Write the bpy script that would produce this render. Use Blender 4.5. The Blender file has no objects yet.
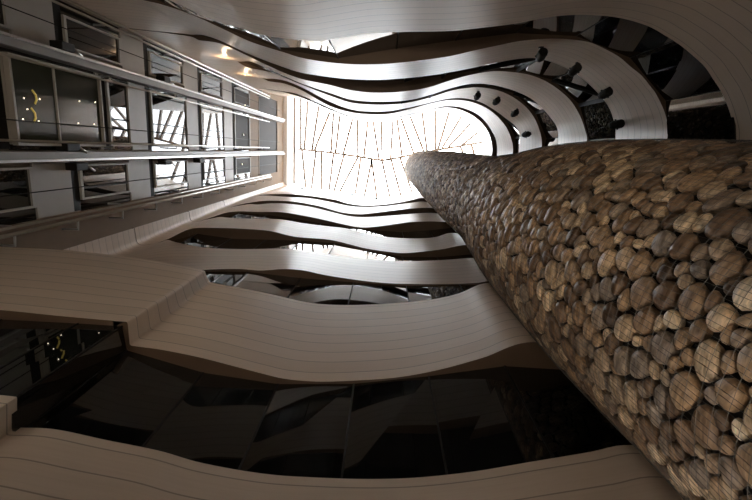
import bpy, bmesh, math, random
import numpy as np
from mathutils import Vector, Matrix

# ------------------------------------------------------------------ camera
sc = bpy.context.scene
COL = sc.collection
FPX = 450.0
wz = np.array([9.0, 99.0, -FPX]); wz /= np.linalg.norm(wz)
wx = np.array([1.0, 0, 0]) - wz[0]*wz; wx /= np.linalg.norm(wx)
wy = np.cross(wz, wx)
CM = np.array([wx, wy, wz])
cd = bpy.data.cameras.new('camera'); cam = bpy.data.objects.new('camera', cd); COL.objects.link(cam)
cd.sensor_fit = 'HORIZONTAL'; cd.sensor_width = 36.0; cd.lens = 36.0*FPX/752.0
cd.clip_start = 0.02; cd.clip_end = 300
cam.matrix_world = Matrix([list(CM[i])+[0.0] for i in range(3)]+[[0, 0, 0, 1]])
sc.camera = cam

# ------------------------------------------------------------------ daylight and exposure
w = bpy.data.worlds.new('overcast_sky'); sc.world = w; w.use_nodes = True
bg = w.node_tree.nodes['Background']
bg.inputs[0].default_value = (0.92, 0.955, 1.0, 1); bg.inputs[1].default_value = 17.0
sc.view_settings.view_transform = 'Standard'; sc.view_settings.look = 'None'
sc.view_settings.gamma = 1.0; sc.view_settings.use_curve_mapping = False
sc.view_settings.exposure = 0.0
sc.cycles.max_bounces = 10; sc.cycles.diffuse_bounces = 7; sc.cycles.glossy_bounces = 5
sc.cycles.transparent_max_bounces = 12; sc.cycles.transmission_bounces = 6
sc.cycles.sample_clamp_indirect = 12.0
sc.cycles.use_denoising = True

rnd = random.Random(7)
# warm unseen fill lights, added at floor level to brighten the lower storeys
for i, (x, y, e, sz) in enumerate(((-4.2, -0.6, 24, 1.2), (-0.6, -1.6, 34, 1.2), (0.4, 1.0, 9, 1.0))):
    ld = bpy.data.lights.new('fill_uplight', 'AREA'); ld.shape = 'DISK'; ld.size = sz; ld.spread = math.radians(80); ld.energy = e; ld.color = (1.0, 0.84, 0.63)
    lo = bpy.data.objects.new('fill_uplight', ld); COL.objects.link(lo); lo.location = (x, y, -1.45); lo.rotation_euler = (math.pi, 0, 0)

# ------------------------------------------------------------------ unprojection of measured points
def ray(px, py):
    return CM @ np.array([(px-376)/FPX, -(py-250)/FPX, -1.0])
def Z(px, py, z):
    r = ray(px, py); return r*z/r[2]
def X(px, py, x):
    r = ray(px, py); return r*x/r[0]

# ------------------------------------------------------------------ materials
def mat(name, base, rough=0.5, metal=0.0, spec=0.5, emit=None, es=0.0, coat=0.0):
    m = bpy.data.materials.new(name); m.use_nodes = True
    b = m.node_tree.nodes['Principled BSDF']
    b.inputs['Base Color'].default_value = (*base, 1); b.inputs['Roughness'].default_value = rough
    b.inputs['Metallic'].default_value = metal; b.inputs['Specular IOR Level'].default_value = spec
    b.inputs['Coat Weight'].default_value = coat
    if emit:
        b.inputs['Emission Color'].default_value = (*emit, 1); b.inputs['Emission Strength'].default_value = es
    return m
def N(m, t, **kw):
    n = m.node_tree.nodes.new(t)
    for k, v in kw.items():
        setattr(n, k, v)
    return n
def L(m, a, b): m.node_tree.links.new(a, b)
def mth(m, op, a, b=None, c=None):
    n = N(m, 'ShaderNodeMath', operation=op)
    for i, v in enumerate((a, b, c)):
        if v is None: continue
        if isinstance(v, (int, float)): n.inputs[i].default_value = v
        else: L(m, v, n.inputs[i])
    return n.outputs[0]

def cladding_material(name, c1, c2, pitch, rough=0.38):
    """horizontal timber boards: seams follow height, faint grain along the board"""
    m = mat(name, c1, rough, spec=0.4); b = m.node_tree.nodes['Principled BSDF']
    g = N(m, 'ShaderNodeNewGeometry'); s = N(m, 'ShaderNodeSeparateXYZ'); L(m, g.outputs['Position'], s.inputs[0])
    t = mth(m, 'DIVIDE', s.outputs['Z'], pitch)
    fr = mth(m, 'FRACT', t); fl = mth(m, 'FLOOR', t)
    seam = mth(m, 'LESS_THAN', fr, 0.05)
    wn = N(m, 'ShaderNodeTexWhiteNoise', noise_dimensions='1D'); L(m, fl, wn.inputs['W'])
    mp = N(m, 'ShaderNodeMapping'); L(m, g.outputs['Position'], mp.inputs[0]); mp.inputs['Scale'].default_value = (0.9, 0.9, 26)
    no = N(m, 'ShaderNodeTexNoise'); L(m, mp.outputs[0], no.inputs['Vector']); no.inputs['Scale'].default_value = 1.6; no.inputs['Detail'].default_value = 5
    f = mth(m, 'ADD', mth(m, 'MULTIPLY', no.outputs[0], 0.75), mth(m, 'MULTIPLY', wn.outputs[0], 0.35))
    mx = N(m, 'ShaderNodeMix', data_type='RGBA'); L(m, f, mx.inputs[0])
    mx.inputs[6].default_value = (*c1, 1); mx.inputs[7].default_value = (*c2, 1)
    mx2 = N(m, 'ShaderNodeMix', data_type='RGBA'); L(m, mth(m, 'MULTIPLY', seam, 0.5), mx2.inputs[0]); L(m, mx.outputs[2], mx2.inputs[6])
    mx2.inputs[7].default_value = (0.05, 0.035, 0.025, 1)
    L(m, mx2.outputs[2], b.inputs['Base Color'])
    bp = N(m, 'ShaderNodeBump'); bp.inputs['Strength'].default_value = 0.5; bp.inputs['Distance'].default_value = 0.01; bp.invert = True
    L(m, seam, bp.inputs['Height']); L(m, bp.outputs[0], b.inputs['Normal'])
    return m
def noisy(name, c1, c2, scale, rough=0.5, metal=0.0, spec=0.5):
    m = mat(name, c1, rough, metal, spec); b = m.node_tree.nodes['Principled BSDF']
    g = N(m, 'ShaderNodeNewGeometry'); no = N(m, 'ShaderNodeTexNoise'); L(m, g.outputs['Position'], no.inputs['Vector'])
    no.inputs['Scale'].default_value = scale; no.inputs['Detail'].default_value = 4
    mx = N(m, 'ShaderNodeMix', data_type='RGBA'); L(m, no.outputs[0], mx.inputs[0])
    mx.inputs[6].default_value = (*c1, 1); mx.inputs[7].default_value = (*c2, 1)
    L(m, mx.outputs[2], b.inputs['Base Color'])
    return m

M_CLAD = cladding_material('timber_cladding', (0.77, 0.655, 0.55), (0.62, 0.51, 0.41), 0.29)
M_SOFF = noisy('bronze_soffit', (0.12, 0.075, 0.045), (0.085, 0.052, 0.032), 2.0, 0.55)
M_GLASS = mat('dark_glazing', (0.006, 0.007, 0.008), 0.02, 0.0, 0.9)
M_FRAME = noisy('black_frame', (0.012, 0.011, 0.010), (0.02, 0.018, 0.016), 5, 0.6, spec=0.15)
M_DARK = noisy('dark_opening', (0.02, 0.014, 0.010), (0.03, 0.022, 0.016), 2, 0.7, spec=0.2)
M_PANEL = noisy('grey_panel', (0.42, 0.39, 0.35), (0.36, 0.335, 0.30), 3, 0.5, spec=0.3)
M_BEAM = noisy('rail_paint', (0.24, 0.215, 0.19), (0.2, 0.18, 0.16), 3, 0.5)
M_PIPE = noisy('pipe_metal', (0.55, 0.52, 0.47), (0.48, 0.45, 0.41), 9, 0.4, 0.6)
M_LIFTG = mat('green_tinted_glass', (0.03, 0.034, 0.024), 0.08, 0.0, 0.35)
M_YELL = mat('yellow_glass', (0.55, 0.42, 0.08), 0.3, emit=(0.8, 0.6, 0.15), es=0.25)
M_BROWN = noisy('brown_panel', (0.27, 0.205, 0.15), (0.22, 0.168, 0.122), 3, 0.7, spec=0.1)
M_STEEL = noisy('brushed_steel', (0.62, 0.60, 0.57), (0.5, 0.48, 0.46), 9, 0.28, 0.9)
M_WHITE = noisy('white_plaster', (0.82, 0.83, 0.84), (0.76, 0.77, 0.78), 1.5, 0.6)
M_MULL = noisy('skylight_paint', (0.30, 0.24, 0.20), (0.26, 0.21, 0.17), 4, 0.5)
M_FLOOR = noisy('stone_floor', (0.60, 0.52, 0.44), (0.5, 0.43, 0.36), 3, 0.3)
M_SHELL = noisy('dark_backing', (0.03, 0.026, 0.022), (0.02, 0.018, 0.015), 1, 0.8)
M_CORE = noisy('dark_core', (0.016, 0.012, 0.009), (0.01, 0.008, 0.006), 12, 0.9)  # near-black core that shows in the gaps between the stones
M_WIRE = noisy('galvanised_wire', (0.10, 0.095, 0.09), (0.15, 0.145, 0.14), 20, 0.5, 0.5)
M_LAMP = mat('downlight_glow', (0.9, 0.85, 0.75), 0.5, emit=(1.0, 0.86, 0.66), es=6.0)
def clear_glass():
    m = bpy.data.materials.new('skylight_glass'); m.use_nodes = True; nt = m.node_tree; nt.nodes.clear()
    o = N(m, 'ShaderNodeOutputMaterial'); t = N(m, 'ShaderNodeBsdfTransparent'); gl = N(m, 'ShaderNodeBsdfGlossy'); mx = N(m, 'ShaderNodeMixShader')
    t.inputs[0].default_value = (0.95, 0.975, 0.98, 1); gl.inputs['Roughness'].default_value = 0.02; mx.inputs[0].default_value = 0.05
    L(m, t.outputs[0], mx.inputs[1]); L(m, gl.outputs[0], mx.inputs[2]); L(m, mx.outputs[0], o.inputs[0]); return m
M_SKYG = clear_glass()
def stone_material():
    m = mat('river_stone', (0.2, 0.13, 0.08), 0.42); b = m.node_tree.nodes['Principled BSDF']
    g = N(m, 'ShaderNodeNewGeometry')
    a = N(m, 'ShaderNodeAttribute', attribute_name='grain'); a.attribute_type = 'GEOMETRY'
    tn = N(m, 'ShaderNodeAttribute', attribute_name='tone'); tn.attribute_type = 'GEOMETRY'
    cr = N(m, 'ShaderNodeValToRGB'); L(m, tn.outputs['Fac'], cr.inputs[0])
    e = cr.color_ramp.elements
    cols = [(0, (0.09, 0.055, 0.034)), (0.2, (0.24, 0.15, 0.088)), (0.45, (0.43, 0.285, 0.165)), (0.6, (0.22, 0.175, 0.14)), (0.8, (0.60, 0.43, 0.265)), (1, (0.76, 0.60, 0.41))]
    e[0].position = 0; e[0].color = (*cols[0][1], 1); e[1].position = 1; e[1].color = (*cols[-1][1], 1)
    for p, c in cols[1:-1]:
        q = e.new(p); q.color = (*c, 1)
    # banding along the stone
    mp = N(m, 'ShaderNodeMapping'); L(m, a.outputs['Vector'], mp.inputs[0]); mp.inputs['Scale'].default_value = (5, 42, 42)
    no = N(m, 'ShaderNodeTexNoise'); L(m, mp.outputs[0], no.inputs['Vector']); no.inputs['Scale'].default_value = 1.0; no.inputs['Detail'].default_value = 5; no.inputs['Roughness'].default_value = 0.62
    no2 = N(m, 'ShaderNodeTexNoise'); L(m, a.outputs['Vector'], no2.inputs['Vector']); no2.inputs['Scale'].default_value = 14; no2.inputs['Detail'].default_value = 3
    k = mth(m, 'ADD', mth(m, 'MULTIPLY', no.outputs[0], 2.5), mth(m, 'MULTIPLY', no2.outputs[0], 1.6))
    k = mth(m, 'SUBTRACT', k, 1.08)
    k = mth(m, 'MAXIMUM', k, 0.18)
    hs = N(m, 'ShaderNodeMix', data_type='RGBA', blend_type='MULTIPLY'); hs.inputs[0].default_value = 1.0
    L(m, cr.outputs[0], hs.inputs[6]); L(m, k, hs.inputs[7])
    L(m, hs.outputs[2], b.inputs['Base Color'])
    bp = N(m, 'ShaderNodeBump'); bp.inputs['Strength'].default_value = 0.55; bp.inputs['Distance'].default_value = 0.006
    L(m, no.outputs[0], bp.inputs['Height']); L(m, bp.outputs[0], b.inputs['Normal'])
    return m
M_STONE = stone_material()

# ------------------------------------------------------------------ object helpers
def link(name, me, m, parent=None):
    o = bpy.data.objects.new(name, me); COL.objects.link(o)
    if m is not None and len(me.materials) == 0: me.materials.append(m)
    if parent: o.parent = parent
    return o
class MB:
    def __init__(s): s.v = []; s.f = []
    def add(s, vs, fs):
        o = len(s.v); s.v += [tuple(map(float, p)) for p in vs]; s.f += [tuple(i+o for i in f) for f in fs]
    def box(s, a, b):
        x0, y0, z0 = a; x1, y1, z1 = b
        s.add([(x0, y0, z0), (x1, y0, z0), (x1, y1, z0), (x0, y1, z0), (x0, y0, z1), (x1, y0, z1), (x1, y1, z1), (x0, y1, z1)],
              [(0, 3, 2, 1), (4, 5, 6, 7), (0, 1, 5, 4), (1, 2, 6, 5), (2, 3, 7, 6), (3, 0, 4, 7)])
    def bar(s, p, q, wd, h, up=(0, 0, 1)):
        p = np.array(p, float); q = np.array(q, float); d = q-p; d /= np.linalg.norm(d)
        u = np.array(up, float)
        if abs(d@u) > 0.95: u = np.array([1.0, 0, 0])
        a = np.cross(d, u); a /= np.linalg.norm(a); c = np.cross(a, d)
        vs = []
        for e in (p, q):
            for i, j in ((-1, -1), (1, -1), (1, 1), (-1, 1)): vs.append(e+a*i*wd/2+c*j*h/2)
        s.add(vs, [(0, 3, 2, 1), (4, 5, 6, 7), (0, 1, 5, 4), (1, 2, 6, 5), (2, 3, 7, 6), (3, 0, 4, 7)])
    def tube(s, pts, r, n=8, closed=False):
        pts = [np.array(p, float) for p in pts]; vs = []; fs = []
        for i, p in enumerate(pts):
            a = pts[i-1] if (i > 0 or closed) else pts[i]; b = pts[(i+1) % len(pts)] if (i < len(pts)-1 or closed) else pts[i]
            d = b-a; d /= np.linalg.norm(d); u = np.array([0, 0, 1.0]) if abs(d[2]) < 0.9 else np.array([1.0, 0, 0])
            e1 = np.cross(d, u); e1 /= np.linalg.norm(e1); e2 = np.cross(d, e1)
            rr = r[i] if isinstance(r, (list, tuple)) else r
            for k in range(n):
                t = 2*math.pi*k/n; vs.append(p+rr*(math.cos(t)*e1+math.sin(t)*e2))
        m_ = len(pts)
        for i in range(m_ if closed else m_-1):
            for k in range(n):
                j = (i+1) % m_; fs.append((i*n+k, i*n+(k+1) % n, j*n+(k+1) % n, j*n+k))
        if not closed: fs += [tuple(range(n))[::-1], tuple((m_-1)*n+k for k in range(n))]
        s.add(vs, fs)
    def build(s, name, m, parent=None, smooth=False, bevel=0.0):
        me = bpy.data.meshes.new(name); me.from_pydata(s.v, [], s.f); me.update()
        bm = bmesh.new(); bm.from_mesh(me); bmesh.ops.recalc_face_normals(bm, faces=bm.faces)
        bm.to_mesh(me); bm.free()
        if smooth: me.polygons.foreach_set('use_smooth', [True]*len(me.polygons))
        o = link(name, me, m, parent)
        if bevel:
            b = o.modifiers.new('bevel', 'BEVEL'); b.width = bevel; b.segments = 2; b.limit_method = 'ANGLE'
        return o
def empty(name, loc, label, cat, group=None):
    o = bpy.data.objects.new(name, None); COL.objects.link(o); o.location = loc; o.empty_display_size = 0.2
    o['label'] = label; o['category'] = cat
    if group: o['group'] = group
    return o
def keep(o, root):
    """parent o to root without moving its world-space mesh"""
    o.parent = root; o.matrix_parent_inverse = Matrix.Translation(-root.location); return o
def tag(o, label, cat, group=None):
    o['label'] = label; o['category'] = cat
    if group: o['group'] = group
    return o

# ================================================================== STRUCTURE: measured outlines of the ring balconies
ZL = [1.75, 5.3, 9.7, 13.7, 17.7, 21.65, 25.65]
ZU = [3.6, 7.95, 11.95, 15.95, 19.95, 23.9, 37.6]
def W(x, y, z): return ('w', x, y, z)
def sharp(x0, y0, z): return [W(x0, y0, z)]
# bottom side, left to right: (px, py[, z])
B_L = {
 0: None,
 1: [W(-7.8,1.78,5.3),(0,310),(60,316),(123,321.6),(127,322),(127.8,325),(129.5,342),(130,345),(134,346),(160,349.5),(200,357.5),(233,366),(260,373),(283,378.5),(316,381.5),(356,380.5),(400,377),(440,369.5),(482,358),(534,342)],
 2: [W(-7.8,2.34,9.7),W(-7.79,2.6,9.7),W(-7.74,2.95,9.7),W(-7.5,3.02,9.7),W(-6.9,2.9,9.7),W(-5.6,2.72,9.7),(210,269.5),(240,269),(260,270.5),(284,269),(304,270.5),(320,274),(350,279),(385,283),(420,284),(452,284),(480,282.5),(489,281)],
 3: [W(-7.8,2.34,13.7),W(-7.79,2.55,13.7),W(-7.74,2.84,13.7),W(-7.5,2.88,13.7),W(-6.9,2.74,13.7),(187,230),(196,228),(220,228),(247,229),(270,231),(294,236.5),(331,240),(350,244.5),(366,248.5),(390,252),(406,253),(440,249.5),(467,245)],
 4: [W(-7.8,2.34,17.7),W(-7.79,2.5,17.7),W(-7.74,2.72,17.7),W(-7.5,2.75,17.7),W(-7.0,2.62,17.7),(230,212),(260,212),(282,212.3),(300,215),(318,218.5),(342,224),(360,227.4),(374,227),(396,224),(412,222),(446,222)],
 5: [W(-7.8,2.34,21.65),W(-7.79,2.45,21.65),W(-7.74,2.62,21.65),W(-7.5,2.65,21.65),W(-7.0,2.54,21.65),(258,201.5),(270,200.7),(294,201.7),(318,206),(342,212.5),(360,214.3),(374,213),(396,210.4),(412,208.5),(431,208)],
 6: [W(-7.8,2.34,25.65),W(-7.79,2.4,25.65),W(-7.74,2.55,25.65),W(-7.5,2.55,25.65),W(-7.0,2.45,25.65),(278,194),(294,194.3),(318,197),(334,199.6),(350,204),(366,205.5),(380,205),(396,203),(412,200),(423,198)],
}
B_U = {
 0: [W(-7.8,1.95,3.6),W(-6,2.05,3.6),(0,395),(16,396.8),(17,397),(17,400),(17,424),(17,427),(21,427.5),(53,429),(106,440),(160,451),(200,462.5),(266,474),(316,477.5),(366,479),(410,478),(470,472),(530,462),(590,452),(630,445)],
 1: [W(-7.8,1.7,7.95),(0,247),(62,250),(135,258),(202,270),(205,271),(205.5,273),(209,280.5),(210,282),(213,282.8),(240,288),(270,294),(300,301),(320,304),(350,305),(380,304),(410,302),(440,298),(460,293),(489,283)],
 2: [W(-7.8,2.34,13.68),W(-7.79,2.55,13.68),W(-7.74,2.84,13.68),W(-7.5,2.88,13.68),W(-6.95,2.76,13.6),(167,240,13.4),(177,242.5,12.5),(204,247.5),(239,249),(284,248.7),(300,250),(320,253),(350,257.5),(370,259),(400,261),(420,261),(450,259.5),(476,258)],
 3: [W(-7.8,2.34,17.68),W(-7.79,2.5,17.68),W(-7.74,2.72,17.68),W(-7.5,2.75,17.68),W(-7.0,2.64,17.6),(220,217,17.3),(226,217.5,16.6),(240,218.4),(260,218.8),(282,219.5),(302,223),(326,226),(347,228.5),(360,231.6),(382,236.4),(400,238),(420,238.4),(436,237),(450,233)],
 4: [W(-7.8,2.34,21.63),W(-7.79,2.45,21.63),W(-7.74,2.62,21.63),W(-7.5,2.65,21.63),W(-7.0,2.56,21.5),(250,204,21.3),(257,204.5,20.6),(270,203.4),(286,203.6),(310,206.8),(334,212.6),(350,216.2),(366,217),(390,215.6),(404,214.4),(434,213)],
 5: [W(-7.8,2.34,25.63),W(-7.79,2.4,25.63),W(-7.74,2.55,25.63),W(-7.5,2.55,25.63),W(-7.0,2.47,25.5),(275,196,25.3),(281,196.5,24.5),(290,197),(310,198.4),(326,201),(350,206),(366,207),(380,206.4),(390,205.6),(410,203),(423,201.5)],
 6: [W(-7.8,2.34,37.6),W(-7.79,2.4,37.6),W(-7.74,2.55,37.6),W(-7.5,2.6,37.6),W(-7.2,2.6,37.6),(301,187.4),(320,189.5),(345,192.5),(358,195.5),(368,198.2),(380,198.5),(400,196),(418,190)],
}
B_G = {   # where the soffit meets the glazing
 1: [W(-7.8,1.86,5.3),W(-6,2.06,5.3),W(-4.5,2.10,5.3),W(-3.45,2.165,5.3),W(-3.32,2.17,5.3),W(-3.31,2.19,5.3),W(-3.305,2.48,5.3),W(-3.30,2.50,5.3),(134,354),(150,358),(200,371.5),(216,377),(256,382),(293,385),(330,384.5),(366,383),(430,376),(482,369),(554,364)],
 2: [W(-7.8,2.9,9.7),W(-6,2.9,9.7),(210,270.3),(240,271.5),(260,272.5),(280,275),(300,278),(350,282),(385,285.5),(420,286),(452,285.5),(489,282)],
 3: [W(-7.8,2.9,13.7),W(-7,2.86,13.7),(190,231.5),(201,235),(220,238),(249,239),(276,240),(310,241),(331,242.5),(350,246),(366,250),(400,256.5),(444,257),(474,254)],
 4: [W(-7.8,2.8,17.7),W(-7,2.72,17.7),(230,213),(260,214.5),(282,216),(302,220.5),(334,225),(360,229),(380,230.6),(396,232),(420,232),(447,227)],
 5: None, 6: None,
}
# top side, listed right to left from the point where the ring meets y = 0 at the right
T_L = {
 1: None,
 2: [(667.6,136),(666,117),(656,94),(650,86),(641,75),(631,67),(620,57.5),(607,50),(590,42.5),(576,40),(560,38.7),(550,38.7),(520,41),(500,45),(470,51.5),(450,56.2),(420,60.4),(390,63.6),(360,64.4),(330,62.4),(300,57.5),(286,53),(250,41.5),(220,27.5),(190,14),(160,4),(140,-1),W(-5.5,-3.22,9.7),W(-7.8,-3.45,9.7)],
 3: [(587,140),(585,130),(580,116),(570,100),(550,83.6),(530,75),(506,71.5),(490,71.5),(470,75),(450,80.5),(430,87),(410,90.7),(390,92.4),(370,92.4),(350,90),(330,85),(300,78.5),(280,71),(250,57),(220,43.5),(206,41),(198,40),(194,37.6),W(-7.8,-3.45,13.7)],
 4: [(542,146),(538,126),(530,111.5),(516,99),(500,91),(480,87.3),(465,88.2),(450,91),(430,97.5),(410,102.2),(390,104.4),(370,104.4),(350,102.3),(330,95.6),(300,84),(270,72),(248,67.5),(241,64),(237,61.5),W(-7.8,-3.45,17.7)],
 5: [(513,152),(511,138),(504,124),(490,110.3),(470,101.6),(450,100),(430,103.6),(410,109),(390,113.6),(370,114.2),(350,112),(330,106),(300,89.5),(284,83.5),(268,81),(264,79),W(-7.8,-3.45,21.65)],
 6: [(492,153),(491,140),(486,128.4),(476,118),(462,110.3),(447,107.6),(430,110),(410,114.8),(390,118.8),(370,119.4),(350,117),(330,109.6),(300,96.8),(287,93),(283.5,92),W(-7.8,-3.45,25.65)],
}
T_U = {
 0: None,
 1: [(734,141),(731,117),(722,93),(713,79),(704,66),(692,55),(680,45),(665,35.5),(650,27),(620,18),(590,15),(568,15.2),(544,18),(516,23.5),(480,28),(450,31),(400,32),(370,33.5),(340,38),(320,41),(300,40),(274,37),(254,33),(240,28),(220,23),(200,14.5),(180,5),(160,-4),W(-5.5,-3.25,7.95),W(-7.8,-3.45,7.95)],
 2: [(615.5,136.5),(613,118),(608,106),(596,91),(578,75),(568,69),(550,61.5),(534,58.2),(520,58.8),(500,62),(480,66.3),(450,72.4),(430,75.5),(410,77.8),(380,80),(350,79.2),(330,77.2),(300,72.4),(280,66),(250,54.5),(220,40.5,12.1),(204,35.3,12.8),(197,34.5,13.4),W(-5.5,-3.21,13.6),W(-7.8,-3.45,13.68)],
 3: [(558,144),(557,128),(550,117),(540,106),(530,98),(515,91),(500,86.5),(485,84),(470,84),(450,88.5),(430,95),(410,100),(390,101.6),(370,101.6),(350,99.4),(330,93),(300,83),(280,74),(262,66,16.4),(250,61.5,17.0),W(-5.5,-3.22,17.6),W(-7.8,-3.45,17.68)],
 4: [(519,148),(518,130),(504,117),(490,107.3),(480,102),(465,98.3),(450,98.7),(430,102.6),(410,107.4),(390,111),(370,111.6),(350,109.2),(330,101.8),(300,86.5),(284,80.5,20.8),(274,78.8,21.2),W(-5.5,-3.21,21.55),W(-7.8,-3.45,21.63)],
 5: [(497,152),(496,140),(490,128),(480,116.3),(464,108.2),(446,106.2),(430,109.6),(410,114.2),(390,118.2),(370,118.8),(350,116.2),(330,108.2),(300,95),(292,92.6,24.8),W(-5.5,-3.15,25.55),W(-7.8,-3.45,25.63)],
 6: [(484,153),(483,143),(480,137),(476,130),(469,122),(460,115.5),(450,112),(438,110.6),(425,112),(410,116.5),(390,120.6),(370,120.9),(350,118.5),(330,111.5),(312,102),(300,97.5),W(-7.6,-4.1,37.6),W(-7.8,-4.15,37.6)],
}
T_G = {
 1: None,
 2: [(674,136.5),(672.5,120),(665,99),(650,72),(629,57),(605,43),(590,38),(560,34.6),(530,33),(500,34),(470,38),(450,41.3),(420,45),(390,49.5),(360,55),(340,58),(320,59),(300,55.5),(286,51),(250,39.5),(220,25.5),(190,12),(160,2),W(-5.5,-3.3,9.7),W(-7.8,-3.6,9.7)],
 3: [(589,140),(588,126),(578,102),(560,85),(545,76),(530,71.5),(500,68.5),(485,69),(470,71),(430,77.5),(390,81),(351,81),(330,78.5),(300,73.5),(280,67.5),(250,55),(220,41),(204,37),W(-5.5,-3.3,13.7),W(-7.8,-3.6,13.7)],
 4: [(547,146),(544,130),(538,116),(524,100),(502,87.6),(480,84),(465,85),(450,89.5),(430,96),(410,101),(390,102.6),(370,102.6),(350,100.8),(330,94),(300,83.5),(270,71),(248,65),W(-5.5,-3.3,17.7),W(-7.8,-3.6,17.7)],
 5: [(516.6,151),(515,136),(508,121),(494,107),(472,98.7),(450,99),(430,102.8),(410,107.6),(390,111.4),(370,112),(350,109.8),(330,102.6),(300,87.5),(284,81.5),W(-5.5,-3.3,21.65),W(-7.8,-3.6,21.65)],
 6: None,
}
def world(lst, z0):
    out = []
    for p in lst:
        if p[0] == 'w': out.append(np.array(p[1:], float))
        else: out.append(Z(p[0], p[1], p[2] if len(p) > 2 else z0))
    return out
def at_z(pts, z): return [np.array([p[0], p[1], z]) for p in pts]
def catmull(P, step=0.05):
    P = [np.array(p, float) for p in P]; out = []
    P = [2*P[0]-P[1]]+P+[2*P[-1]-P[-2]]
    for i in range(1, len(P)-2):
        p0, p1, p2, p3 = P[i-1:i+3]
        def kt(a, b): return max(np.linalg.norm(b[:2]-a[:2]), 1e-4)**0.5
        t0 = 0; t1 = t0+kt(p0, p1); t2 = t1+kt(p1, p2); t3 = t2+kt(p2, p3)
        n = max(2, int(np.linalg.norm(p2-p1)/step))
        for k in range(n):
            t = t1+(t2-t1)*k/n
            A1 = (t1-t)/(t1-t0)*p0+(t-t0)/(t1-t0)*p1; A2 = (t2-t)/(t2-t1)*p1+(t-t1)/(t2-t1)*p2; A3 = (t3-t)/(t3-t2)*p2+(t-t2)/(t3-t2)*p3
            B1 = (t2-t)/(t2-t0)*A1+(t-t0)/(t2-t0)*A2; B2 = (t3-t)/(t3-t1)*A2+(t-t1)/(t3-t1)*A3
            out.append((t2-t)/(t2-t1)*B1+(t-t1)/(t2-t1)*B2)
    out.append(P[-2]); return np.array(out)
def full_path(bot, top, z):
    b = world(bot, z); t = world(top, z); e = b[-1]; r = t[0]
    arc = []
    for x, y in ((3.7, 2.98), (4.9, 2.35), (5.6, 1.35)):
        if x > e[0]+0.5: arc.append(np.array([x, y, z]))
    return catmull(b+arc+t)
def resample(C, seg=(90, 170, 50, 40, 90, 80, 50, 60, 50, 20)):
    """station the curve at common cuts so that lower and upper edge correspond"""
    iy = int(np.argmax((C[:, 0] > 4.5) & (C[:, 1] < 0)))
    cuts = [0]
    for x in (-6.0, -3.0, -1.0, 1.2): cuts.append(int(np.argmax((C[:, 0] > x))))
    cuts.append(iy)
    for x in (3.0, 0.0, -3.0, -5.6): 
        k = iy+int(np.argmax(C[iy:, 0] < x)); cuts.append(k if k > iy else len(C)-1)
    cuts.append(len(C)-1)
    out = []
    for a, b, n in zip(cuts[:-1], cuts[1:], seg):
        S = C[a:b+1]
        if len(S) < 2: S = np.array([C[a], C[min(a+1, len(C)-1)]])
        d = np.r_[0, np.cumsum(np.linalg.norm(np.diff(S[:, :2], axis=0), axis=1))]
        t = np.linspace(0, d[-1], n, endpoint=False)
        out.append(np.stack([np.interp(t, d, S[:, i]) for i in range(3)], 1))
    return np.vstack(out+[C[-1:]])
def outward(C):
    t = np.gradient(C[:, :2], axis=0); n = np.stack([-t[:, 1], t[:, 0]], 1)
    n /= np.maximum(np.linalg.norm(n, axis=1, keepdims=True), 1e-9)
    k = np.ones(9)/9
    for i in range(2): n[:, i] = np.convolve(np.pad(n[:, i], 4, mode='edge'), k, 'valid')
    return n/np.maximum(np.linalg.norm(n, axis=1, keepdims=True), 1e-9)

T_end = [W(-5.6,-3.3,0), W(-7.8,-3.45,0)]
LOW, UPP, GLZ = [], [], []
for k in range(7):
    zl, zu = ZL[k], ZU[k]
    if k == 0:
        top_w = at_z(world(T_U[1], ZU[1]), zu); b = world(B_U[0], zu)
        e = b[-1]; arc = [np.array([x, y, zu]) for x, y in ((3.7, 2.98), (4.9, 2.35), (5.6, 1.35))]
        U = resample(catmull(b+arc+top_w)); Lo = U.copy(); Lo[:, 2] = zl; G = None
    else:
        U = resample(full_path(B_U[k], T_U[k], zu))
        if k == 1:
            top_w = at_z(world(T_U[1], ZU[1]), zl); b = world(B_L[1], zl)
            arc = [np.array([x, y, zl]) for x, y in ((3.7, 2.98), (4.9, 2.35), (5.6, 1.35))]
            Lo = resample(catmull(b+arc+top_w))
        else: Lo = resample(full_path(B_L[k], T_L[k], zl))
        G = None
    n = outward(Lo)
    bg_ = B_G.get(k); tg_ = T_G.get(k)
    # glazing line under this ring
    g = Lo.copy(); off = 0.20
    g[:, :2] += n*off
    if bg_ is not None and tg_ is not None:
        g = resample(full_path(bg_, tg_, zl))
    elif bg_ is not None:
        top_g = [p+np.array([nx, ny, 0])*0.0 for p, nx, ny in [(q, 0, 0) for q in at_z(world(T_U[1], ZU[1]), zl)]]
        b = world(bg_, zl); arc = [np.array([x, y, zl]) for x, y in ((3.75, 3.1), (5.0, 2.45), (5.75, 1.4))]
        g = resample(catmull(b+arc+top_g))
    LOW.append(Lo); UPP.append(U); GLZ.append(g)

def strip(name, A, B, m, parent, smooth=True):
    n = len(A); me = bpy.data.meshes.new(name)
    v = np.vstack([A, B]); f = [(i, i+1, n+i+1, n+i) for i in range(n-1)]
    me.from_pydata(v.tolist(), [], f); me.update()
    if smooth: me.polygons.foreach_set('use_smooth', [True]*len(me.polygons))
    return link(name, me, m, parent)

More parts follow.
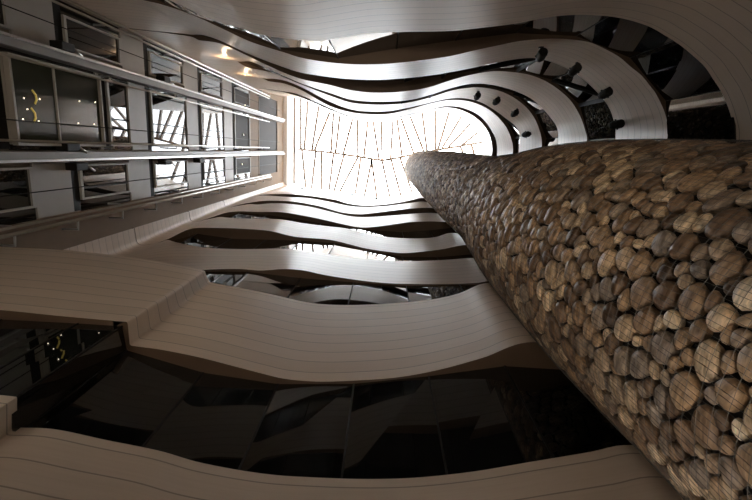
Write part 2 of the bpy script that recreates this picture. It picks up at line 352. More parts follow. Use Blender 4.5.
names = ['lowest', 'second', 'third', 'fourth', 'fifth', 'sixth', 'topmost']
blabels = ['lowest timber clad balcony ring, at the bottom edge beside the stone column base',
 'broad second timber balcony ring with a stepped corner under dark glass',
 'third timber balcony ring from below, with the four largest spotlights on its curve',
 'fourth timber balcony ring from below, wavy, between two glazed strips',
 'fifth timber balcony ring from below, thin and pale, carrying small spotlights',
 'sixth timber balcony ring from below, a thin pale ribbon near the roof',
 'topmost pale balcony ring directly under the glass skylight']
for k in range(7):
    Lo, U, G = LOW[k], UPP[k], GLZ[k]
    n = outward(Lo); root = empty('balcony', (0, 2.9, ZL[k]), blabels[k], 'balcony', 'timber clad balcony rings')
    # cladding: front surface with real thickness, board by board rows
    rows = 4; A = [Lo+(U-Lo)*(i/rows) for i in range(rows+1)]
    nn = len(Lo); v = np.vstack(A); f = []
    for r in range(rows):
        for i in range(nn-1): f.append((r*nn+i, r*nn+i+1, (r+1)*nn+i+1, (r+1)*nn+i))
    me = bpy.data.meshes.new('cladding'); me.from_pydata(v.tolist(), [], f); me.update()
    me.polygons.foreach_set('use_smooth', [True]*len(me.polygons))
    me.set_sharp_from_angle(angle=math.radians(22))
    keep(link('cladding', me, M_CLAD), root)
    # rounded lower lip + soffit going back past the glass
    nU = outward(U)
    g2 = G.copy(); g2[:, :2] += outward(G)*0.6
    d = ((g2-Lo)[:, :2]*n).sum(1); bad = d < 0.3
    g2[bad, :2] = Lo[bad, :2]+n[bad]*0.5
    g2[:, 2] = ZL[k]
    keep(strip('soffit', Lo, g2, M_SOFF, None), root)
    # coping on top of the parapet
    c2 = U.copy(); c2[:, :2] += nU*(0.35 if k < 6 else 0.05)
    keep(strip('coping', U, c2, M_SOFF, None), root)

# ------------------------------------------------------------------ glazing bands (one window per storey, faceted panes)
for k in range(1, 7):
    G = GLZ[k]; U = UPP[k-1]; nU = outward(U)
    P = G.copy(); d = ((P-U)[:, :2]*nU).sum(1)
    push = np.maximum(0.03-d, 0); P[:, :2] += nU*push[:, None]
    root = bpy.data.objects.new('window_%d' % k, None); COL.objects.link(root); root['kind'] = 'structure'
    root.location = (0, 3, ZL[k])
    S = np.r_[0, np.cumsum(np.linalg.norm(np.diff(P[:, :2], axis=0), axis=1))]
    # pane joints: the measured ones along the near side, regular elsewhere
    step = {1: 0.97, 2: 1.15}.get(k, 1.05)
    cnt = int(S[-1]/step); ts = np.linspace(0, S[-1], cnt+1)
    if k == 1:
        ex = [S[int(np.argmin(np.linalg.norm(P[:, :2]-np.array(c_), axis=1)))] for c_ in ((-3.32, 2.17), (-3.30, 2.50))]
        ts = np.array(sorted([t for t in ts if all(abs(t-e) > .3 for e in ex)]+ex)); cnt = len(ts)-1
    mb = []
    q = np.stack([np.interp(ts, S, P[:, i]) for i in range(2)], 1); qt = np.stack([np.interp(ts, S, G[:, i]) for i in range(2)], 1)
    # facets must stay behind the parapet: push joints outwards by the sagitta
    zb = np.array([np.interp(t, S, U[:, 2]) for t in ts])-0.06
    for i in range(cnt):
        z0 = max(min(zb[i], ZL[k]-0.02), ZU[k-1]-0.06 if True else 0); z1 = max(min(zb[i+1], ZL[k]-0.02), ZU[k-1]-0.06)
        if ZL[k]-min(z0, z1) < 0.15: continue
        m = MB(); a, b = q[i], q[i+1]; at, bt = qt[i], qt[i+1]; t = (b-a)/np.linalg.norm(b-a); o = np.array([-t[1], t[0]])*0.03
        # subdivide the pane a little so it follows tight curves without cutting the parapet
        vs = [(a[0], a[1], z0), (b[0], b[1], z1), (bt[0], bt[1], ZL[k]+.01), (at[0], at[1], ZL[k]+.01)]
        vs += [(p[0]+o[0], p[1]+o[1], p[2]) for p in vs]
        m.add(vs, [(0, 1, 2, 3), (7, 6, 5, 4), (0, 4, 5, 1), (1, 5, 6, 2), (2, 6, 7, 3), (3, 7, 4, 0)])
        keep(m.build('pane', M_GLASS), root)
        m = MB(); m.bar((a[0]+o[0]*.1, a[1]+o[1]*.1, z0), (at[0]+o[0]*.1, at[1]+o[1]*.1, ZL[k]), 0.022, 0.022); keep(m.build('mullion', M_FRAME), root)
        if k in (3, 4, 5) and a[0] > 1.5 and a[1] < .3 and i % 2 == 0:
            m = MB(); m.bar((a[0]-o[0]*.8, a[1]-o[1]*.8, z0), (bt[0]-o[0]*.8, bt[1]-o[1]*.8, ZL[k]-.03), 0.09, 0.03); keep(m.build('brace', M_FRAME), root)
            m = MB(); m.bar((a[0]-o[0]*.8, a[1]-o[1]*.8, z0), (at[0]-o[0]*.8, at[1]-o[1]*.8, ZL[k]-.03), 0.12, 0.04); keep(m.build('brace', M_FRAME), root)

# ------------------------------------------------------------------ shell: unseen outer walls added to block stray sky light
def struct(name, mb, m):
    o = mb.build(name, m); o['kind'] = 'structure'; return o
mb = MB(); mb.box((-14, -10, -1.75), (14, 10, -1.6)); struct('floor', mb, M_FLOOR)
mb = MB(); mb.box((-14, 7.0, -1.6), (14, 7.2, 38)); struct('unseen_wall_front', mb, M_SHELL)
mb = MB(); mb.box((-14, -8.2, -1.6), (14, -8.0, 38)); struct('unseen_wall_back', mb, M_SHELL)
mb = MB(); mb.box((9.5, -8.0, -1.6), (9.7, 7.0, 38)); struct('unseen_wall_right', mb, M_SHELL)
# clad return wall between the lifts and the ends of the upper openings
mb = MB(); a = np.array([-7.8, -3.45]); b = np.array([-5.5, -3.2]);
z0, z1 = 9.7, 37.6
# roof slab around the skylight opening
U = UPP[6]; c = np.array([0.0, 0.0])
outer = []
for p in U:
    d = p[:2]-c; s = min(13.5/abs(d[0]) if abs(d[0]) > 1e-6 else 1e9, 7.5/abs(d[1]) if abs(d[1]) > 1e-6 else 1e9)
    outer.append([d[0]*s, d[1]*s, 37.6])
outer = np.array(outer)
me = bpy.data.meshes.new('ceiling'); nn = len(U)
v = np.vstack([U, outer, U+[0, 0, .3], outer+[0, 0, .3]])
f = []
for i in range(nn-1):
    f += [(i, i+1, nn+i+1, nn+i), (2*nn+i, 3*nn+i, 3*nn+i+1, 2*nn+i+1), (i, 2*nn+i, 2*nn+i+1, i+1)]
me.from_pydata(v.tolist(), [], f); me.update()
o = link('ceiling', me, M_WHITE); o['kind'] = 'structure'

# ------------------------------------------------------------------ lift wall on the left
XW = -7.8
mb = MB(); mb.box((XW-0.5, -5.0, -1.6), (XW-0.06, 3.2, 38.2)); struct('wall_left', mb, M_BROWN)
# white upstand between the lift wall and the skylight
mb = MB(); mb.box((XW-0.06, -4.2, 35.0), (XW+0.22, 2.75, 38.0)); struct('trim_1', mb, M_WHITE)
mb = MB(); mb.box((XW+0.22, -4.2, 37.55), (XW+0.34, 2.75, 37.95)); struct('trim_2', mb, M_MULL)

def zx(px): return float(X(px, 151, -7.69)[2])
BAYS = [(-3.42, -2.28), (-2.02, -0.02), (0.24, 1.50)]
bayname = ['upper', 'middle', 'lower']
windows = {
 0: [(-70, -8), (-8+2, 25), (75, 128), (154, 187), (203, 224), (235, 250)],
 1: [(-70, -4), (12, 101), (111, 133), (153, 189), (202, 225), (235, 250)],
 2: [(-70, -40), (-30, 30), (77, 128), (153, 187), (203, 225), (235, 250)],
}
ordn = ['first', 'second', 'third', 'fourth', 'fifth', 'sixth']
# panels: full-height frames of the three bays, cut by windows
nwin = 7
for bi, (y0, y1) in enumerate(BAYS):
    segs = windows[bi][1:] if True else []
    zc = 3.0
    for wi, (pa, pb) in enumerate(segs):
        za, zb = zx(max(pa, -60)), zx(pb)
        # spandrel panel below the window
        if za-zc > 0.05:
            p = empty('spandrel_panel', (XW, (y0+y1)/2, zc), 'light grey panel in the %s lift bay, below its %s window' % (bayname[bi], ordn[wi]), 'wall panel', 'grey panels of the lift wall')
            m = MB(); m.box((XW-.06, y0+.02, zc+.02), (XW, y1-.02, za-.30)); keep(m.build('panel', M_PANEL, bevel=.006), p)
            m = MB(); m.box((XW-.06, y0+.02, za-.28), (XW-.03, y1-.02, za)); keep(m.build('recess_strip', M_FRAME), p)
        wn = bpy.data.objects.new('window_%d' % nwin, None); COL.objects.link(wn); wn['kind'] = 'structure'; wn.location = (XW, (y0+y1)/2, za)
        nwin += 1
        # frame
        m = MB(); fw = .045
        fy0, fy1 = y0+.10, y1-.12
        if bi == 2: fy1 = y1-.28
        if bi == 0: fy0 = y0+.30
        m.box((XW-.06, fy0, za), (XW+.03, fy0+fw, zb)); m.box((XW-.06, fy1-fw, za), (XW+.03, fy1, zb))
        m.box((XW-.06, fy0+fw, za), (XW+.03, fy1-fw, za+.09)); m.box((XW-.06, fy0+fw, zb-.12), (XW+.03, fy1-fw, zb))
        keep(m.build('window_frame', M_BEAM if wi > 2 else M_PANEL), wn)
        m = MB(); m.box((XW-.05, fy0+fw, za+.09), (XW-.02, fy1-fw, zb-.12)); keep(m.build('pane', M_DARK if wi == 4 else M_GLASS), wn)
        # dark fanlight strip beside the pane
        m = MB()
        if bi == 0: m.box((XW-.06, y0, za), (XW-.03, fy0, zb))
        elif bi == 2: m.box((XW-.06, fy1, za), (XW-.03, y1, zb))
        else: m.box((XW-.06, y0, za), (XW-.03, fy0, zb)); m.box((XW-.06, fy1, za), (XW-.03, y1, zb))
        keep(m.build('side_recess', M_GLASS), wn)
        if bi == 1 and wi == 0:
            zm = zx(57); m = MB(); m.box((XW-.06, fy0+fw, zm-.05), (XW+.03, fy1-fw, zm+.05)); keep(m.build('transom', M_PANEL), wn)
        elif wi in (1, 2, 3) and bi != 0:
            ym = (fy0+fy1)/2+.15
            m = MB(); m.box((XW-.05, ym-.02, za+.09), (XW+.01, ym+.02, zb-.12)); keep(m.build('transom', M_FRAME), wn)
        zc = zb
    # dark band above and top part
    m = MB(); m.box((XW-.06, y0+.02, zx(250.5)), (XW, y1-.02, zx(258.5)))
    o = m.build('spandrel_panel', M_BROWN, bevel=.006); tag(o, 'narrow brown strip near the top of the %s lift bay' % bayname[bi], 'wall panel', 'grey panels of the lift wall')
    m = MB(); m.box((XW-.06, y0+.02, zx(259)), (XW-.03, y1-.02, zx(277))); wn = bpy.data.objects.new('window_%d' % nwin, None); COL.objects.link(wn); wn['kind'] = 'structure'; nwin += 1
    wn.location = (XW, (y0+y1)/2, 28)
    keep(m.build('pane', M_DARK), wn)
    m = MB(); m.box((XW-.03, y0+.02, zx(259)-.1), (XW+.02, y1-.02, zx(259))); m.box((XW-.03, y0+.02, zx(277)), (XW+.02, y1-.02, zx(277)+.1)); keep(m.build('window_frame', M_BROWN), wn)

# vertical guide rails between the bays
def rail(y, x0, wd, z0, z1, label, bright=True, side=1):
    r = empty('guide_rail', (x0, y, z0), label, 'rail', 'steel guide rails of the lift wall')
    m = MB(); m.box((XW-.06, y-wd/2, z0), (x0, y+wd/2, z1)); keep(m.build('rail_beam', M_BEAM, bevel=.008), r)
    m = MB(); m.box((x0, y-wd/2-.015, z0), (x0+.05, y-wd/2+.035, z1)) if side < 0 else m.box((x0, y+wd/2-.035, z0), (x0+.05, y+wd/2+.015, z1))
    keep(m.build('edge_strip', M_STEEL), r)
    return r
rail(-2.13, -7.55, .20, 4, zx(281), 'thick steel guide rail between the upper and middle lift bays', side=-1)
rail(0.10, -7.55, .20, 4, zx(281), 'thick steel guide rail between the middle and lower lift bays', side=1)
def pipe(y, x, r, label, posts, pz):
    root = empty('handrail_pipe', (x, y, 5), label, 'pipe', 'thin steel pipes along the lift wall')
    m = MB(); m.tube([(x, y, 5), (x, y, zx(265))], r, 10); keep(m.build('pipe', M_PIPE, smooth=True), root)
    for z in pz:
        m = MB(); m.tube([(x, y, z), (x-.02, y+posts, z), (XW-.03, y+posts*1.02, z)], .026, 8); keep(m.build('bracket', M_STEEL, smooth=True), root)
pz = [8.7+i*1.9 for i in range(12)]
pipe(1.60, -7.42, .042, 'outer of two pipes along the lower side of the lift wall', .24, pz)
pipe(1.47, -7.45, .03, 'inner of two pipes along the lower side of the lift wall', -.02, pz[::2])
pipe(-3.36, -7.5, .035, 'outer of two pipes along the upper side of the lift wall', -.12, pz)
pipe(-3.22, -7.52, .028, 'inner of two pipes along the upper side of the lift wall', .02, pz[::2])
pipe(-0.22, -7.52, .026, 'thin pipe above the middle of the lift wall, beside the lower guide rail', .12, pz[::2])
pipe(-1.82, -7.5, .026, 'thin pipe just below the upper guide rail of the lift wall', -.12, pz[::2])
# hoist cables
for y, lb in ((-2.75, 'thin dark hoist cable down the upper lift bay'), (-.62, 'thin dark hoist cable down the middle lift bay, its lower side'), (.85, 'thin dark hoist cable down the lower lift bay')):
    m = MB(); m.tube([(-7.55, y, 4), (-7.55, y, zx(276))], .012, 6); tag(m.build('hoist_cable', M_FRAME, smooth=True), lb, 'cable', 'lift hoist cables')
# glass lift car standing in the middle bay, seen from below
y0, y1 = BAYS[1]; za, zb = zx(12), zx(101)
car = empty('lift_car', (XW, (y0+y1)/2, za), 'dark green glass lift car with tiny ceiling lights, in the middle bay', 'lift')
m = MB(); X0, X1 = XW+.035, XW+.16
m.box((X0, y0+.1, za), (X1, y0+.16, zb)); m.box((X0, y1-.16, za), (X1, y1-.1, zb)); m.box((X0, y0+.16, za), (X1, y1-.16, za+.06)); m.box((X0, y0+.16, zb-.06), (X1, y1-.16, zb))
keep(m.build('car_frame', M_PANEL, bevel=.006), car)
zm = zx(57)
for a, b in ((za+.06, zm-.02), (zm+.02, zb-.06)):
    m = MB(); m.box((X0, y0+.16, a), (X0+.05, y1-.16, b)); keep(m.build('car_window', M_LIFTG), car)
m = MB(); m.box((X0, y0+.16, zm-.02), (X0+.09, y1-.16, zm+.02)); keep(m.build('car_mullion', M_PANEL), car)
A27 = math.radians(2.7)
def onwall(px, py, x):
    # undo the wall's small turn so that the mark lands where it was measured
    p = X(px, py, -7.65); c, s_ = math.cos(-A27), math.sin(-A27); dx, dy = p[0]-XW, p[1]-2.3
    return np.array([x, 2.3+s_*dx+c*dy, p[2]])
for px, py in ((75,101),(91,102),(75,123),(91,124),(19,98),(35,99),(19,119),(35,121),(23,109)):
    p = onwall(px, py, X0+.055); m = MB(); m.tube([p, p+np.array([.01, 0, 0])], .013, 12); keep(m.build('car_light', M_LAMP), car)
for px, py in ((30,97),(30,115)):
    p = onwall(px, py, X0+.06); m = MB(); m.tube([p+np.array([0, -.14, -.06]), p+np.array([0, -.05, .03]), p+np.array([0, .05, .04]), p+np.array([0, .14, -.02])], .02, 8); keep(m.build('yellow_ornament', M_YELL, smooth=True), car)
for i, (px, py) in enumerate(((243,105),(243,135),(243,164))):
    p = onwall(px, py, XW+.0); r = empty('downlight', tuple(p), 'tiny warm lamp high on the lift wall, %s bay' % bayname[i], 'lamp', 'tiny lamps high on the lift wall')
    m = MB(); m.tube([p, p+np.array([.04, 0, 0])], .028, 12); keep(m.build('lens', M_LAMP), r)
    m = MB(); m.tube([p, p+np.array([.03, 0, 0])], .05, 12); keep(m.build('trim_ring', M_FRAME), r)
# black brackets on the rails at every floor
pos = [(-2.36, 67), (.36, 70), (.36, 160), (.36, 195), (-2.36, 163), (-.1, 63)]
lb2 = ['black bracket above the upper guide rail, lowest one', 'black bracket below the lower guide rail, lowest one', 'black bracket below the lower guide rail, middle one', 'black bracket below the lower guide rail, highest one', 'black bracket above the upper guide rail, higher one', 'black bracket above the lower guide rail']
for (y, px), lb in zip(pos, lb2):
    z = zx(px); r = empty('rail_bracket', (-7.6, y, z), lb, 'bracket', 'black brackets on the lift guide rails')
    m = MB(); m.box((-7.79, y-.09, z-.25), (-7.5, y+.09, z+.2)); keep(m.build('bracket_body', M_FRAME, bevel=.02), r)
    m = MB(); m.tube([(-7.52, y, z+.2), (-7.52, y+.12, z+.45)], .03, 8); keep(m.build('bracket_arm', M_STEEL, smooth=True), r)

# the lift wall stands a little askew to the atrium
PV = Matrix.Translation((XW, 2.3, 0)); RT = PV @ Matrix.Rotation(math.radians(2.7), 4, 'Z') @ PV.inverted()
for o in list(COL.objects):
    n_ = o.name.split('.')[0]
    if o.parent is None and (n_ in ('wall_left', 'trim_1', 'trim_2', 'spandrel_panel', 'guide_rail', 'handrail_pipe', 'hoist_cable', 'rail_bracket', 'lift_car', 'downlight') or (n_.startswith('window_') and int(n_[7:]) >= 7)):
        o.matrix_world = RT @ Matrix.Translation(o.location)

# ------------------------------------------------------------------ skylight
ZS = 38.0
sky = empty('skylight', (-1.5, 0.5, ZS), 'large bright glass skylight with slanting ribs and a zigzag ridge', 'skylight')
U = UPP[6]; me = bpy.data.meshes.new('pane'); c0 = [(-2.0, 0.5, ZS-.1)]
pts = [(p[0], p[1], ZS-.1) for p in U]
me.from_pydata(c0+pts, [], [(0, i+1, i+2) for i in range(len(pts)-1)]+[(0, len(pts), 1)]); me.update()
o = link('pane', me, M_SKYG); keep(o, sky)
ups = [(301,98,301,149),(308,101,304.4,149),(319,106,312,150),(330,112,314.5,150.5),(333.6,113,331,153),(340,115,335.6,153),(353,118,343,155),(357.4,119,358,157),(368,120,364,157),(373,120,379,159),(381.4,120,382,160),(393,120,390.6,159),(397,119,402,156),(401,118,413.6,153),(410,116,424,152),(422,112,427,151),(435.6,111,435.6,150),(449,112,438,149),(461,117,442,148),(470,124,448,147.5),(477,133,462,145)]
dns = [(302,149,306,188),(316,151,311.6,188.5),(321.5,152,321.5,190),(333.6,154,329,191),(344,155,334,191.5),(358,157,339.6,192),(361,157,355,195),(372,159,364,198),(371.5,159,377,198.5),(382,160,390,197.5),(391,159,401,196),(400,158,412,192),(460,146,464,156),(471,144,474,154)]
ridge = [(297.5,149),(330,152.5),(358,156.5),(382,160.5),(400,157.5),(412,154.5),(437,150),(460,146),(483,142)]
for a in ups+dns:
    p = Z(a[0], a[1], ZS); q = Z(a[2], a[3], ZS)
    m = MB(); m.bar(p, q, .175, .3); keep(m.build('rib', M_MULL), sky)
for a, b in zip(ridge[:-1], ridge[1:]):
    m = MB(); m.bar(Z(*a, ZS), Z(*b, ZS), .175, .35); keep(m.build('ridge_beam', M_MULL), sky)
# small lamps on the topmost parapet
for (px, py), wd in zip(((302,189.5),(327,191.6),(352,195.3),(376,199.3),(401.6,197.2)), ('leftmost of five', 'second from left', 'middle of five', 'fourth from left', 'nearest the stone column')):
    p = Z(px, py, 35.0); p2 = p+np.array([0, -.12, 0])
    r = empty('wall_lamp', tuple(p), 'tiny dark lamp on the pale rim under the skylight, '+wd, 'lamp', 'tiny lamps under the skylight')
    m = MB(); m.tube([p+np.array([0,.02,0]), p2], .09, 10); keep(m.build('lamp_head', M_FRAME), r)

# ------------------------------------------------------------------ spotlights on the right curves
def spot(base, nrm, s, label, group):
    b = np.array(base, float); n = np.array([nrm[0], nrm[1], 0.0]); n /= np.linalg.norm(n); t = np.array([-n[1], n[0], 0.0])
    r = empty('spotlight', tuple(b), label, 'spotlight', group)
    m = MB(); m.box((-.06*s, -.02, -.06*s), (.06*s, .02, .06*s)); m.v = [tuple(b+t*v[0]+n*v[1]+np.array([0, 0, v[2]])) for v in m.v]
    keep(m.build('mount_plate', M_FRAME, bevel=.005), r)
    m = MB(); m.tube([b, b+n*.12*s, b+n*.22*s+np.array([0, 0, -.06*s])], .03*s, 8); keep(m.build('bracket', M_FRAME, smooth=True), r)
    h0 = b+n*.16*s+np.array([0, 0, -.20*s]); h1 = b+n*.28*s+np.array([0, 0, .16*s])
    m = MB(); m.tube([h0, h0+(h1-h0)*.12, h0+(h1-h0)*.7, h1], [.12*s, .13*s, .13*s, .10*s], 14); hd = keep(m.build('lamp_head', M_FRAME), r)
    m = MB(); m.box((-.16*s, -.012, -.02), (.16*s, .012, .02)); m.v = [tuple(b+n*.22*s+t*v[0]+n*v[1]+np.array([0, 0, v[2]])) for v in m.v]
    keep(m.build('yoke', M_FRAME), r)
def place_spots(k, pxs, s, labels, group, z):
    U = UPP[k]; n = outward(U)
    for (px, py), lb in zip(pxs, labels):
        best = None
        for i in range(0, len(U)):
            if U[i, 0] < 0 or U[i, 1] > 1.5: continue
            for t in np.linspace(.3, .97, 12):
                q = LOW[k][i]+(U[i]-LOW[k][i])*t; c = CM.T@(q-np.array([n[i, 0], n[i, 1], 0])*.22*s)
                d = (376+FPX*c[0]/-c[2]-px)**2+(250-FPX*c[1]/-c[2]-py)**2
                if best is None or d < best[0]: best = (d, q, i)
        q, i = best[1], best[2]
        spot(tuple(q), -n[i], s, lb, group)
place_spots(2, [(540,56),(574,71),(605,93),(617,124)], .8, ['black spotlight on the third balcony ring, leftmost of four', 'black spotlight on the third balcony ring, second from left', 'black spotlight on the third balcony ring, third from left', 'black spotlight on the third balcony ring, nearest the stone column'], 'spotlights on the third balcony ring', 11.6)
place_spots(4, [(477,96),(497,99),(515,113),(526,134)], .9, ['small dark spotlight on the fifth balcony ring, leftmost', 'small dark spotlight on the fifth balcony ring, second from left', 'small dark spotlight on the fifth balcony ring, third from left', 'small dark spotlight on the fifth balcony ring, nearest the column'], 'spotlights on the fifth balcony ring', 19.6)

# two small warm lamps washing the clad return wall at the upper left
for (px, py), lb in zip(((223,55),(245,74)), ('small warm wall lamp on the pinkish cladding at upper left, lower one', 'small warm wall lamp on the pinkish cladding at upper left, higher one')):
    rr = ray(px, py); p = rr*(-3.30/rr[1]); r = empty('wall_lamp', tuple(p), lb, 'lamp', 'warm wall lamps at the upper left')
    m = MB(); m.tube([p+np.array([0, -.12, 0]), p+np.array([0, .02, 0])], .04, 12); keep(m.build('lamp_head', M_FRAME), r)
    m = MB(); m.tube([p+np.array([0, .02, 0]), p+np.array([0, .03, 0])], .025, 12); keep(m.build('lens', M_LAMP), r)
    ld = bpy.data.lights.new('lamp_light', 'POINT'); ld.energy = 16; ld.color = (1, .72, .45); ld.shadow_soft_size = .04
    lo = bpy.data.objects.new('lamp_light', ld); COL.objects.link(lo); lo.location = tuple(p+np.array([0, .3, 0]))

# ------------------------------------------------------------------ stone column
TH0 = math.radians(24.3)
def col_profile(z):
    zz = [-2, 2.5, 3, 4, 4.7, 5.5, 6.9, 8.5, 9.9, 11.3, 14, 18, 28, 36]
    hi = [49.5, 48.9, 49.8, 51.0, 51.3, 51.4, 51.3, 49.6, 48.0, 48.3, 49.5, 50.0, 50.5, 50.5]
    lo = [-1.0, -1.2, -1.7, -2.6, -3.0, -3.3, -2.6, -.0, 1.4, 2.2, 1.2, -.2, -1, -1]
    a = math.radians(float(np.interp(z, zz, hi))); b = math.radians(float(np.interp(z, zz, lo)))
    mid = (a+b)/2; half = (a-b)/2
    Dc = 2.9; return Dc*math.cos(mid), Dc*math.sin(mid), Dc*math.sin(half)
ZT = 33.2; ZB0 = -1.6
column = empty('stone_column', (2.65, 1.2, ZB0), 'tall round column faced with brown river stones behind wire netting', 'column')
zt = np.linspace(-2, 36, 400); PR = np.array([col_profile(z) for z in zt])
for i in range(3):
    PR[:, i] = np.convolve(np.pad(PR[:, i], 5, mode='edge'), np.ones(11)/11, 'valid')
def prof(z): return [np.interp(z, zt, PR[:, i]) for i in range(3)]
RREF = 1.24; EMB = 0.115   # stones stand proud of the core by about 7 cm
m = MB(); ns = 48; zs = np.linspace(ZB0, ZT, 90); vs = []; fs = []
for z in zs:
    cx, cy, r = prof(z)
    for k in range(ns): vs.append((cx+(r-EMB)*math.cos(2*math.pi*k/ns), cy+(r-EMB)*math.sin(2*math.pi*k/ns), z))
for i in range(len(zs)-1):
    for k in range(ns): fs.append((i*ns+k, i*ns+(k+1) % ns, (i+1)*ns+(k+1) % ns, (i+1)*ns+k))
fs.append(tuple((len(zs)-1)*ns+k for k in range(ns))); m.add(vs, fs)
keep(m.build('core', M_CORE, smooth=True), column)

# seeds on the unrolled surface, uneven sizes, then weighted cells
C_LEN = 2*math.pi*RREF
rng = np.random.RandomState(11)
def make_cells():
    """dart throwing with mixed radii, cells cut by the power diagram"""
    Hh = ZT-ZB0; cell = 0.10; seeds = []; grid = {}
    nu = int(C_LEN/cell)
    cands = []
    for rad, tries in ((0.092, 2200), (0.074, 8000), (0.057, 26000), (0.043, 52000), (0.032, 60000)):
        us = rng.rand(tries)*C_LEN; vs_ = rng.rand(tries)*Hh
        for u, v in zip(us, vs_):
            r = rad*(0.9+0.2*rng.rand()); iu = int(u/cell); iv = int(v/cell); ok = True
            for a in range(-2, 3):
                for b in range(-2, 3):
                    for (uu, vv, rr) in grid.get(((iu+a) % nu, iv+b), ()):
                        du = abs(uu-u); du = min(du, C_LEN-du)
                        if du*du+(vv-v)**2 < ((r+rr)*0.86)**2: ok = False; break
                    if not ok: break
                if not ok: break
            if ok:
                seeds.append((u, v, r)); grid.setdefault((iu % nu, iv), []).append((u, v, r))
    out = []
    for (u, v, r) in seeds:
        iu = int(u/cell); iv = int(v/cell); nb = []
        for a in range(-4, 5):
            for b in range(-4, 5):
                for (uu, vv, rr) in grid.get(((iu+a) % nu, iv+b), ()):
                    du = uu-u
                    if du > C_LEN/2: du -= C_LEN
                    if du < -C_LEN/2: du += C_LEN
                    dv = vv-v
                    if du == 0 and dv == 0: continue
                    nb.append((du*du+dv*dv, du, dv, rr))
        nb.sort(); R = 2.2*r
        poly = [(R*math.cos(t), R*math.sin(t)) for t in [i*math.pi/4+.3 for i in range(8)]]
        for d2, du, dv, rr in nb[:18]:
            # half plane x.n <= c
            c = (d2+r*r-rr*rr)/2
            new = []; L_ = len(poly)
            for i in range(L_):
                p, q_ = poly[i], poly[(i+1) % L_]
                a = p[0]*du+p[1]*dv-c; b = q_[0]*du+q_[1]*dv-c
                if a <= 0: new.append(p)
                if (a < 0 < b) or (b < 0 < a):
                    t = a/(a-b); new.append((p[0]+(q_[0]-p[0])*t, p[1]+(q_[1]-p[1])*t))
            poly = new
            if len(poly) < 3: break
        if len(poly) >= 3: out.append((u, v, r, np.array(poly)))
    return out
ASP = 1.4; C_LEN /= ASP
cells = make_cells()
cells = [(u*ASP, v, r, p*np.array([ASP, 1.0])) for u, v, r, p in cells]
def pebble(poly, nseg, hi):
    """rounded outline of a cell: chaikin then equal-angle sampling"""
    c = poly.mean(0); p = poly-c
    for _ in range(3 if hi else 2):
        q = np.roll(p, -1, 0); p = np.stack([p*.75+q*.25, p*.25+q*.75], 1).reshape(-1, 2)
    c2 = p.mean(0); c = c+c2; p = p-c2
    a = np.arctan2(p[:, 1], p[:, 0]); rr = np.hypot(p[:, 0], p[:, 1]); o = np.argsort(a); a = a[o]; rr = rr[o]
    t = np.linspace(-math.pi, math.pi, nseg, endpoint=False)
    rad = np.interp(t, np.r_[a-2*math.pi, a, a+2*math.pi], np.r_[rr, rr, rr])
    # blend towards a fitted ellipse so corners read as water-worn
    xs, ys = rad*np.cos(t), rad*np.sin(t)
    cov = np.cov(np.stack([xs, ys])); ev, evec = np.linalg.eigh(cov); ang = math.atan2(evec[1, 1], evec[0, 1])
    A, B = math.sqrt(2*ev[1]), math.sqrt(2*ev[0])
    el = A*B/np.sqrt((B*np.cos(t-ang))**2+(A*np.sin(t-ang))**2)
    rad = (rad*.66+el*.34)*0.875
    return c, t, rad, ang, A, B
def stone_verts(u, v, c, t, rad, ang, A, B, rings, rs):
    size = math.sqrt(A*B); H = min(.05, .42*size+.01)+rs.uniform(-.008, .008)
    tx, ty = rs.uniform(-.10, .10), rs.uniform(-.14, .08); off = rs.uniform(-.008, .006)
    P = []; ring_def = [(0.78, -.9), (1.0, 0.1), (0.95, .5), (0.80, .78), (0.50, .95)] if rings == 5 else [(0.82, -.8), (1.0, 0.1), (0.88, .62), (0.5, .93)]
    for s, h in ring_def:
        for tt, r_ in zip(t, rad): P.append((r_*s*math.cos(tt), r_*s*math.sin(tt), h))
    P.append((0, 0, 1.0)); P = np.array(P)
    hh = P[:, 2]*H+tx*P[:, 0]+ty*P[:, 1]+off
    ca, sa = math.cos(ang), math.sin(ang)
    gx = P[:, 0]*ca+P[:, 1]*sa; gy = -P[:, 0]*sa+P[:, 1]*ca
    o3 = rs.uniform(-40, 40, 3)
    grain = np.stack([gx+o3[0], gy+o3[1]+hh*.6*0, hh+o3[2]], 1)
    uu = (u+c[0]+P[:, 0])/RREF; zz = ZB0+v+c[1]+P[:, 1]
    cx, cy, r = prof(zz); base = r-.075
    x = cx+(base+hh)*np.cos(uu); y = cy+(base+hh)*np.sin(uu)
    return np.stack([x, y, zz], 1), grain
def stone_faces(ns_, nr):
    f = []
    for r in range(nr-1):
        for k in range(ns_): f.append((r*ns_+k, r*ns_+(k+1) % ns_, (r+1)*ns_+(k+1) % ns_, (r+1)*ns_+k))
    top = nr*ns_
    for k in range(ns_): f.append(((nr-1)*ns_+k, (nr-1)*ns_+(k+1) % ns_, top))
    return f
def project(p):
    c = CM.T@p
    return 376+FPX*c[0]/-c[2], 250-FPX*c[1]/-c[2], -c[2]
near = []; rest = []
for ci, (u, v, r, poly) in enumerate(cells):
    z = ZB0+v; cx, cy, rr = prof(z); th = u/RREF
    p = np.array([cx+rr*math.cos(th), cy+rr*math.sin(th), z])
    facing = -(p[0]*math.cos(th)+p[1]*math.sin(th)); dist = np.linalg.norm(p)
    if z > .5:
        px, py, dp = project(p)
        a_ = .5*abs(np.sum(poly[:, 0]*np.roll(poly[:, 1], -1)-poly[:, 1]*np.roll(poly[:, 0], -1)))
        if facing > 0 and dp > 0 and 5 < px < 747 and 5 < py < 495:
            near.append((a_*(facing/dist)/(dist**2), ci))
near.sort(reverse=True); top100 = {ci for _, ci in near[:100]}
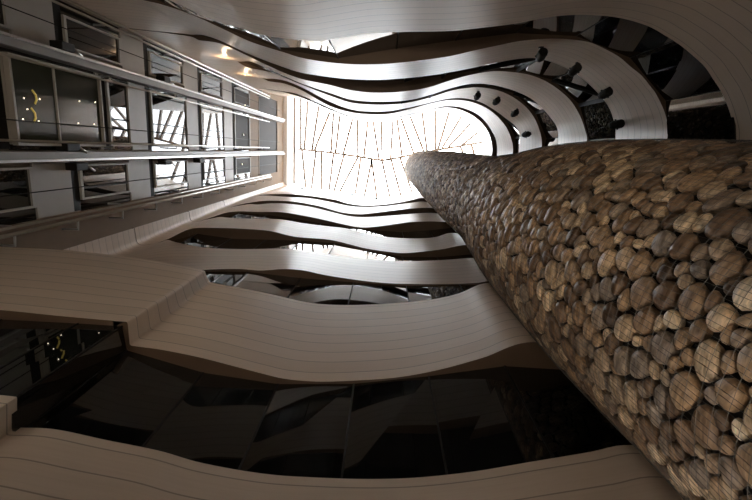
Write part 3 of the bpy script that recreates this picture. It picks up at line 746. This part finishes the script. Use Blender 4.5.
def fin(me, tone, grain):
    a = me.attributes.new('grain', 'FLOAT_VECTOR', 'POINT'); a.data.foreach_set('vector', np.asarray(grain, np.float32).ravel())
    a = me.attributes.new('tone', 'FLOAT', 'POINT'); a.data.foreach_set('value', np.asarray(tone, np.float32))
    me.polygons.foreach_set('use_smooth', [True]*len(me.polygons)); me.update()
V, Fc, Gr, To = [], [], [], []; off = 0
rs = np.random.RandomState(5)
FA = {}
for ci, (u, v, r, poly) in enumerate(cells):
    z = ZB0+v; hi = z < 9; ns_ = 18 if hi else 10; nr = 5 if hi else 4
    c, t, rad, ang, A, B = pebble(poly, ns_, hi)
    P, g = stone_verts(u, v, c, t, rad, ang, A, B, nr, rs)
    tone = min(1, max(0, rs.beta(1.2, 1.3)))
    f = FA.setdefault((ns_, nr), np.array([tuple(list(q)+([q[0]] if False else [])) for q in stone_faces(ns_, nr)], dtype=object))
    if ci in top100:
        me = bpy.data.meshes.new('river_stone'); me.from_pydata(P.tolist(), [], [tuple(q) for q in f]); fin(me, [tone]*len(P), g)
        keep(link('river_stone', me, M_STONE), column)
    else:
        V.append(P); Gr.append(g); To.append(np.full(len(P), tone)); Fc += [tuple(i+off for i in q) for q in f]; off += len(P)
me = bpy.data.meshes.new('stone_facing'); me.from_pydata(np.vstack(V).tolist(), [], Fc); fin(me, np.concatenate(To), np.vstack(Gr))
o = keep(link('stone_facing', me, M_STONE), column); o['kind'] = 'stuff'
# wire netting
m = MB(); NW = 216
zw = np.linspace(ZB0, 15, 120)
for k in range(NW):
    th = 2*math.pi*k/NW+rs.uniform(-.006, .006); pts = []
    for z in zw:
        cx, cy, r = prof(z); R_ = r-.02; pts.append((cx+R_*math.cos(th), cy+R_*math.sin(th), z))
    m.tube(pts, .0013, 3)
z = ZB0+.1; i = 0
while z < 10:
    pts = []
    for k in range(64):
        th = 2*math.pi*k/64; zz = z+.012*math.sin(3*th+i); cx, cy, r = prof(zz); pts.append((cx+(r-.017)*math.cos(th), cy+(r-.017)*math.sin(th), zz))
    m.tube(pts, .0013, 3, closed=True); z += .085; i += 1
keep(m.build('wire_netting', M_WIRE), column)
print('stones', len(cells))
